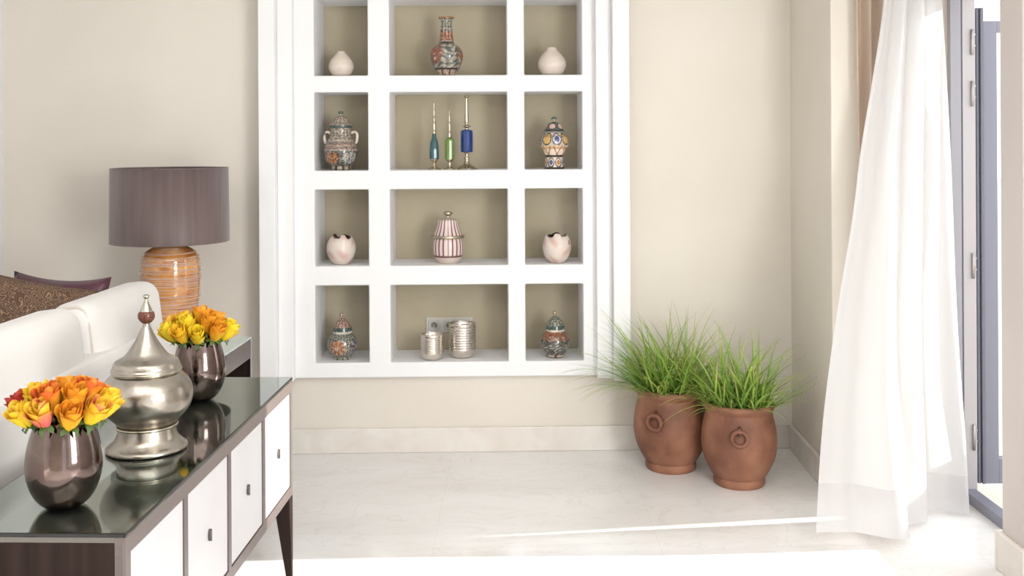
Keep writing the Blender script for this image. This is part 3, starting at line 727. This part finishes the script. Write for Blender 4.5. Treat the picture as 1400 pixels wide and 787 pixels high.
def pillow(name, w, h, th, pinch, matname, label, corner_bl):
    n = 20; m = MB()
    for s in (1, -1):
        v = []; f = []
        for i in range(n + 1):
            for j in range(n + 1):
                u = j / n * 2 - 1; q = i / n * 2 - 1
                x = u * w / 2 * (1 - pinch * (1 - q * q)); z = q * h / 2 * (1 - pinch * (1 - u * u))
                e = max(0, (1 - u ** 2) * (1 - q ** 2)) ** .45
                wr = .006 * math.sin(7 * u + 3 * q) * e
                v.append((x, s * (th / 2 * e + wr) , z))
        for i in range(n):
            for j in range(n):
                a = i * (n + 1) + j; f.append((a, a + 1, a + n + 2, a + n + 1))
        m.add((v, f))
    o = mesh_obj(name, m.vf(), M[matname], None, True)
    bm = bmesh.new(); bm.from_mesh(o.data); bmesh.ops.remove_doubles(bm, verts=bm.verts, dist=.0005); bmesh.ops.recalc_face_normals(bm, faces=bm.faces); bm.to_mesh(o.data); bm.free()
    tag(o, label, 'cushion'); return o
# plum pillow faces the viewer, leaning on the far arm; top corners surveyed
def place_pillow(o, tl, tr, w, h, lean):
    ex = (tr - tl).normalized(); n = ex.cross(Vector((0, 0, 1))).normalized()       # towards the viewer
    up_ = ex.cross(-n).normalized()
    up_ = (Vector((0, 0, 1)) - ex * ex.z).normalized()
    up_ = (up_ * math.cos(lean) - n * math.sin(lean)).normalized()
    ny = up_.cross(ex).normalized()
    c = (tl + tr) / 2 - up_ * h / 2
    R = Matrix((ex, ny, up_)).transposed().to_4x4()
    o.matrix_world = Matrix.Translation(c) @ R
tl = on_y(22, 370, 3.98); tr = on_y(150, 378, 3.98); w = (tr - tl).length
p1 = pillow('plum_pillow', w + .015, .53, .15, .10, 'satin', 'plain plum satin cushion behind the brown patterned one on the sofa', 0)
place_pillow(p1, tl, tr, w, .53, math.radians(8))
tr = on_y(132, 397, 3.80); tl = on_y(10, 376, 3.80); tl = tr - (tr - tl).normalized() * .40
p2 = pillow('brocade_pillow', .42, .50, .16, .03, 'brocade', 'brown cushion with gold scroll pattern in front of the plum cushion', 0)
place_pillow(p2, tl, tr, .40, .50, math.radians(12))

# ------------------------------------------------------------------ tables and lamp at the far end
g = on_z(343.4, 460, CT); gt = empty('end_table', (g.x, g.y, 0), CR_Z)
tag(gt, 'glass topped dark side table with grey apron beyond the far end of the sofa', 'side table')
GL = .40; GW = .50
mesh_obj('tabletop', boxes((-GW, 0, -GL, 0, CT - .03, CT - .008)), M['top'], gt)
mesh_obj('glass_top', boxes((-GW, .002, -GL, .002, CT - .0078, CT)), M['glass_top_far'], gt, bevel=.002)
mesh_obj('apron', boxes((-.02, 0.001, -GL + .03, -.012, CT - .092, CT - .008)), M['taupe'], gt)
mesh_obj('side_panel', boxes((-GW, -.001, -.012, 0, 0, CT - .008)), M['darkwood'], gt)
mesh_obj('side_panel', boxes((-GW, -.001, -GL, -GL + .03, 0, CT - .03)), M['darkwood'], gt)
mesh_obj('edge_strip', boxes((-.001, .003, -.012, 0.0, 0, CT - .008)), M['frame_light'], gt)
mesh_obj('back_panel', boxes((-GW, -GW + .015, -GL + .03, -.012, .05, CT - .03)), M['darkwood'], gt)

LY = 4.86
lb = on_y(233.5, 437, LY); LS = 1400 / LY
tb = empty('lamp_table', (lb.x, lb.y, 0)); TBZ = lb.z
tag(tb, 'pale square table under the lamp behind the end of the sofa', 'side table')
mesh_obj('tabletop', boxes((-.24, .17, -.2, .2, TBZ - .035, TBZ)), M['side_white'], tb, bevel=.004)
mesh_obj('cabinet', boxes((-.22, .15, -.18, .18, .06, TBZ - .035)), M['side_white'], tb, bevel=.003)
mesh_obj('plinth', boxes((-.20, .13, -.16, .16, 0, .06)), M['darkwood'], tb)
lamp = empty('table_lamp', (lb.x, lb.y, TBZ + .0005))
tag(lamp, 'table lamp with mauve drum shade and ribbed amber glass base', 'lamp')
def lp(pts, n=4): return smooth_profile([(h / LS, (437 - y) / LS) for h, y in pts], n)
basep = lp([(27, 437), (30, 436), (33, 430), (36, 418), (38.5, 400), (39.2, 380), (38.5, 360), (36.5, 349), (31, 342), (22, 337), (12, 334.5), (6, 334)])
mesh_obj('glass_base', lathe(basep, 64), M['amber'], lamp, True)
th = MB(); rl = random.Random(4)
def rad_at(z):
    for (r0, z0), (r1, z1) in zip(basep, basep[1:]):
        if z0 <= z <= z1: return r0 + (r1 - r0) * (z - z0) / max(1e-6, z1 - z0)
    return basep[0][0]
for k in range(52):
    z = (4 + 90 * (k + rl.uniform(-.7, .7)) / 52) / LS; z = max(.012, z); tx = rl.uniform(-.035, .035); ty = rl.uniform(-.03, .03); ph = rl.uniform(0, 6); rr = rl.uniform(.0008, .0024)
    pts = []
    for i in range(49):
        a = 2 * PI * i / 48; zz = z + tx * .12 * math.cos(a) + ty * .12 * math.sin(a) + .0012 * math.sin(3 * a + ph); R_ = rad_at(zz) + rr * .7
        pts.append((R_ * math.cos(a), R_ * math.sin(a), zz))
    th.add(tube(pts, rr, 6))
mesh_obj('glass_threads', th.vf(), M['thread'], lamp, True)
mesh_obj('neck', lathe(lp([(6, 334.5), (7, 333.5), (5.5, 332), (5, 326), (5, 318), (2, 316)]), 24), M['brass'], lamp, True)
sh = MB()
rt, rb = 77.3 / LS, 78.6 / LS; ztp = (437 - 230) / LS; zbt = (437 - 329.5) / LS; thk = .003
shd = mesh_obj('lamp_shade', lathe([(rb, zbt), (rt, ztp), (rt - thk, ztp), (rb - thk, zbt), (rb, zbt)], 96)[0:2], M['silk'], lamp, True)
me = shd.data; bm = bmesh.new(); bm.from_mesh(me)
bmesh.ops.delete(bm, geom=[f for f in bm.faces if len(f.verts) > 10], context='FACES'); bm.to_mesh(me); bm.free()
mesh_obj('shade_trim', torus(rb - .001, .0025, 96, 8), M['silk'], shd, True).location = (0, 0, zbt)
mesh_obj('shade_trim', torus(rt - .001, .0025, 96, 8), M['silk'], shd, True).location = (0, 0, ztp)
spd = MB()
for k in range(3):
    a = 2 * PI * k / 3 + .4; spd.add(tube([(0, 0, ztp - .02), (rt * .98 * math.cos(a), rt * .98 * math.sin(a), ztp - .012)], .002, 6))
spd.add(tube([(0, 0, 121 / LS), (0, 0, ztp - .015)], .004, 8))
mesh_obj('shade_spider', spd.vf(), M['brass'], shd, True)

# ------------------------------------------------------------------ potted grasses
POT = [(32.5, 0), (34, 1.5), (35, 5), (34.6, 9), (34, 11), (37, 14), (43.4, 25), (48, 36), (50.3, 48), (50.8, 57), (50, 68), (48, 79), (45.6, 88), (44.6, 94), (46.8, 97.5), (48.2, 101.5), (46.8, 105.2), (43.5, 105), (43, 98), (44.5, 85), (30, 82)]
def grass_mesh(n, seed, H, leans, topz, R0, lim=None):
    r = random.Random(seed); m = MB()
    for k in range(n):
        a = r.uniform(0, 2 * PI); rr = R0 * math.sqrt(r.random())
        x0, y0 = rr * math.cos(a), rr * math.sin(a)
        Lb = H * (r.uniform(.40, .80) if r.random() < .68 else r.uniform(.8, 1.18))
        # direction: outward plus the clump's own lean
        out = Vector((math.cos(a), math.sin(a), 0)) * (rr / R0) * r.uniform(.2, .75) + Vector((r.gauss(0, .36), r.gauss(0, .36), 0))
        ld = leans[0] if r.random() < leans[2] else leans[1]
        out += Vector(ld) * r.uniform(.5, 1.2)
        d = Vector((out.x, out.y, 1)).normalized(); droop = r.uniform(.15, 1.15) * (1 + out.length * .8)
        p = Vector((x0, y0, topz - .01)); w0 = r.uniform(.0028, .0055); segs = 7
        hz = Vector((out.x, out.y, 0)); hz = hz.normalized() if hz.length > .02 else Vector((1, 0, 0))
        sd = Vector((-hz.y, hz.x, 0)); sd = (sd * math.cos(.9 * r.uniform(-1, 1)) + hz * math.sin(.9 * r.uniform(-1, 1))).normalized()
        g = r.random(); c0 = lerp((.05, .16, .018), (.15, .32, .04), g); c1 = lerp((.18, .40, .05), (.50, .58, .12), r.random()); tip = lerp(c1, (.36, .30, .12), r.random() * .7)
        v = []; f = []; c = []
        for i in range(segs + 1):
            t = i / segs; w = w0 * (1 - t ** 2.2) + .0003
            v += [p - sd * w, p + sd * w]
            cc = lerp(c0, c1, min(1, t * 1.6)) if t < .7 else lerp(c1, tip, (t - .7) / .3)
            c += [cc, cc]
            d = (d + Vector((hz.x * .07, hz.y * .07, -.16 * t)) * droop).normalized()
            p = p + d * Lb / segs
            if lim: p.x = min(p.x, lim[0]); p.y = min(p.y, lim[1])
        for i in range(segs): f.append((2 * i, 2 * i + 1, 2 * i + 3, 2 * i + 2))
        m.add((v, f, c))
    return m.vf()
def potted(px, py, k, label, ringang, H, leans, n, seed):
    p = on_z(px, py, 0); s = 1400 / p.y
    t = empty('potted_grass', p); tag(t, label, 'potted plant', 'two pots of grass by the corner')
    vz = 1.06; pr = smooth_profile([(h / 289 * k, z / 289 * k * vz) for h, z in POT], 4)
    pot = mesh_obj('pot', lathe(pr, 80), M['terracotta'], t, True)
    zr = 74 / 289 * k; rr_ = 49.5 / 289 * k
    d = Vector((math.cos(ringang), math.sin(ringang), 0))
    R = Matrix.Translation(d * (rr_ + .012) + Vector((0, 0, zr))) @ Matrix.Rotation(ringang, 4, 'Z') @ Matrix.Rotation(PI / 2 + .10, 4, 'Y')
    tor = torus(.035 * k, .0105 * k, 36, 12)
    mesh_obj('ring_handle', ([R @ Vector(q) for q in tor[0]], tor[1]), M['terracotta'], pot, True)
    a = d * (rr_ - .01) + Vector((0, 0, zr + .046)); b_ = d * (rr_ + .02) + Vector((0, 0, zr + .042)); c_ = d * (rr_ + .018) + Vector((0, 0, zr + .014))
    mesh_obj('ring_lug', tube([a, b_, c_], .007, 10), M['terracotta'], pot, True)
    mesh_obj('soil', lathe([(.001, 99 / 289 * k), (43 / 289 * k, 99 / 289 * k), (43.2 / 289 * k, 97 / 289 * k)], 40), M['soil'], t)
    g = mesh_obj('grass', grass_mesh(n, seed, H, leans, 102 / 289 * k, .135 * k, (1.40 - p.x, 5.17 - p.y)), M['grass'], t)
def ang_to_cam(px, py, off): p = on_z(px, py, 0); return math.atan2(-p.y, -p.x) + off
potted(917, 638.5, 1.03, 'terracotta pot of tall grass at the back, beside the niche, with a ring handle', ang_to_cam(917, 638, -.42), .48, ((-1.05, -.2, 0), (.02, -.1, 0), .38), 430, 21)
potted(1010.5, 659.5, 1.0, 'terracotta pot of shorter grass in front, nearer the curtain, with a ring handle', ang_to_cam(1010, 660, .02), .39, ((1.0, -.1, 0), (-.2, -.1, 0), .24), 430, 33)

# ------------------------------------------------------------------ glazed door in the right opening
door = empty('door_1', (2.03, 4.6, 0)); door['kind'] = 'structure'
def dbox(name, mt, *bs, par=door, bevel=.002):
    return mesh_obj(name, boxes(*[(b[0] - 2.03, b[1] - 2.03, b[2] - 4.6, b[3] - 4.6, b[4], b[5]) for b in bs]), M[mt], par, bevel=bevel)
HT = 2.245
dbox('outer_frame', 'frame_light', (1.965, 2.012, 4.585, 4.615, 0, HT + .05), (1.965, 2.012, 3.84, 4.585, HT, HT + .05))
dbox('groove', 'frame_dark', (2.012, 2.02, 4.592, 4.62, .04, HT))
dbox('jamb', 'frame_white', (2.02, 2.078, 4.588, 4.62, .04, HT))
dbox('jamb_trim', 'frame_dark', (2.012, 2.10, 3.83, 3.85, 0, HT), bevel=0)
dbox('threshold', 'frame', (2.012, 2.07, 3.85, 4.588, 0, .045), (2.07, 2.10, 3.85, 4.588, 0, .022))
LT, LBt = 2.14, .068; LX0, LX1 = 2.083, 2.80
leaf = empty('leaf', (0, 0, 0), 0, door)
dbox('leaf_edge', 'frame_dark', (LX0, LX0 + .012, 4.59, 4.65, LBt, LT + .06), (LX0 + .016, LX0 + .03, 4.582, 4.65, LBt, LT + .06), par=leaf)
dbox('stile', 'frame', (LX0 + .03, LX0 + .092, 4.588, 4.645, LBt, LT), par=leaf)
dbox('stile', 'frame', (LX1 - .08, LX1, 4.588, 4.645, LBt, LT), par=leaf)
dbox('rail', 'frame', (LX0 + .092, LX1 - .08, 4.588, 4.645, LBt, LBt + .11), par=leaf)
dbox('rail', 'frame', (LX0 + .092, LX1 - .08, 4.588, 4.645, LT - .05, LT), par=leaf)
dbox('pane', 'glass', (LX0 + .092, LX1 - .08, 4.613, 4.619, LBt + .11, LT - .05), par=leaf, bevel=0)
for z in (2.045, 1.815, 1.045, .277):
    h = mesh_obj('hinge', lathe([(.006, z - .057), (.006, z + .057)], 16), M['hinge'], door, True); h.location = (2.061 - 2.03, 4.583 - 4.6, 0)
    mesh_obj('hinge_plate', boxes((.002, .016, -.001, .006, z - .02, z - .012), (.002, .016, -.001, .006, z + .03, z + .038)), M['hinge'], h)

# ------------------------------------------------------------------ curtains
def curtain_grid(L, R, nu, nv, fold, z0=None):
    # L,R : lists of world points from top to bottom (same length)
    v = []; f = []
    def samp(P, t):
        x = t * (len(P) - 1); i = min(int(x), len(P) - 2); k = x - i
        p0 = P[max(i - 1, 0)]; p1 = P[i]; p2 = P[i + 1]; p3 = P[min(i + 2, len(P) - 1)]
        return 0.5 * ((2 * p1) + (p2 - p0) * k + (2 * p0 - 5 * p1 + 4 * p2 - p3) * k * k + (3 * p1 - p0 - 3 * p2 + p3) * k ** 3)
    for i in range(nv + 1):
        t = i / nv; a = samp(L, t); b = samp(R, t); e = b - a; nrm = Vector((e.y, -e.x, 0)).normalized()
        for j in range(nu + 1):
            s = j / nu
            p = a + e * s + nrm * fold(s, t)
            v.append(p)
    for i in range(nv):
        for j in range(nu):
            q = i * (nu + 1) + j; f.append((q, q + 1, q + nu + 2, q + nu + 1))
    return v, f
ysL = [4.44, 4.43, 4.41, 4.38, 4.33, 4.27, 4.19, 4.12, 4.08]
pxL = [1222, 1207, 1192, 1175, 1162, 1145, 1130, 1119, 1112]; pyL = [-150, 0, 100, 200, 300, 400, 500, 600, 690]
ysR = [4.46, 4.46, 4.46, 4.455, 4.45, 4.44, 4.43, 4.42, 4.42]
pxR = [1276, 1284, 1290, 1296, 1300, 1303, 1307, 1312, 1315]; pyR = [-150, 0, 100, 200, 300, 400, 500, 600, 703]
Lp = [on_y(a, b, c) for a, b, c in zip(pxL, pyL, ysL)]; Rp = [on_y(a, b, c) for a, b, c in zip(pxR, pyR, ysR)]
Lp[0].z = Rp[0].z = CEIL - .004
Rp[-1].z = .012; Lp[-1].z = .05
def fold(s, t):
    amp = .030 + .015 * t
    wv = math.sin(2 * PI * (3.2 * s + .15 * math.sin(3 * t)) + .6) * amp * (.35 + .65 * min(1, s * 1.6))
    wv += math.sin(2 * PI * 7 * s + 2 * t) * .008 * (1 - t * .4)
    billow = .16 * math.sin(PI * min(1, s / .75)) ** 2 * t ** 2 if s < .75 else 0
    return wv * .9 + billow
V, Fc = curtain_grid(Lp, Rp, 110, 70, fold)
hemrow = 65
nu1 = 111
cu = mesh_obj('sheer_curtain', (V, Fc[:hemrow * 110]), M['sheer'], None, True)
tag(cu, 'white sheer curtain billowing into the room beside the open glazed door', 'curtain')
hem = mesh_obj('hem', (V[hemrow * nu1:], [tuple(i - hemrow * nu1 for i in q) for q in Fc[hemrow * 110:]]), M['hem'], cu, True)
ysD = [4.545] * 5
Ld = [on_y(a, b, 4.55) for a, b in ((1168, -150), (1168, 0), (1170, 200), (1172, 400), (1174, 650))]; Rd = [on_y(a, b, 4.56) for a, b in ((1220, -150), (1215, 0), (1216, 200), (1218, 400), (1222, 650))]
Ld[0].z = Rd[0].z = CEIL - .004; Ld[-1].z = Rd[-1].z = .02
dr = mesh_obj('tan_drape', curtain_grid(Ld, Rd, 48, 20, lambda s, t: .022 * math.sin(2 * PI * 2.6 * s + 1.2)), M['drape'], None, True)
tag(dr, 'tan heavy drape hanging straight behind the white sheer curtain', 'curtain')

# ------------------------------------------------------------------ light
w = bpy.data.worlds.new('World'); sc.world = w; w.use_nodes = True
bg = w.node_tree.nodes['Background']; bg.inputs[0].default_value = (.93, .96, 1.0, 1); bg.inputs[1].default_value = 1.9
sun = bpy.data.lights.new('sun', 'SUN'); sun.energy = 7; sun.angle = .009; sun.color = (1, .95, .87)
so = bpy.data.objects.new('sun', sun); link(so); so.rotation_euler = Vector((-1, -.14, -.50)).to_track_quat('-Z', 'Y').to_euler()
def area(name, loc, target, sx, sy, power, col=(1, 1, 1)):
    l = bpy.data.lights.new(name, 'AREA'); l.shape = 'RECTANGLE'; l.size = sx; l.size_y = sy; l.energy = power; l.color = col
    o = bpy.data.objects.new(name, l); link(o); o.location = loc
    o.rotation_euler = (Vector(target) - Vector(loc)).to_track_quat('-Z', 'Y').to_euler(); return o
area('window_light', (2.05, .2, 1.5), (-.6, 4.6, 1.0), 1.1, 1.8, 84, (1, .99, .98))
area('door_light', (3.6, 4.0, 1.7), (1.0, 4.1, 1.2), 1.6, 2.2, 14, (1, .95, .87))
area('ceiling_fill', (-.3, 1.6, 2.7), (-.3, 1.9, 0), 2.6, 2.2, 44, (1, .985, .965))  # added fill under the ceiling, no fixture hangs there

cam = bpy.data.cameras.new('camera'); co = bpy.data.objects.new('camera', cam); link(co)
co.location = (0, 0, EYE); co.rotation_euler = (PI / 2, ROLL, 0)
cam.sensor_width = 36; cam.lens = 36 * F / 1400; cam.shift_x = 0; cam.shift_y = -(393.5 - CY) / 1400
cam.clip_start = .05
sc.camera = co
sc.view_settings.view_transform = 'Standard'; sc.view_settings.exposure = 0.22
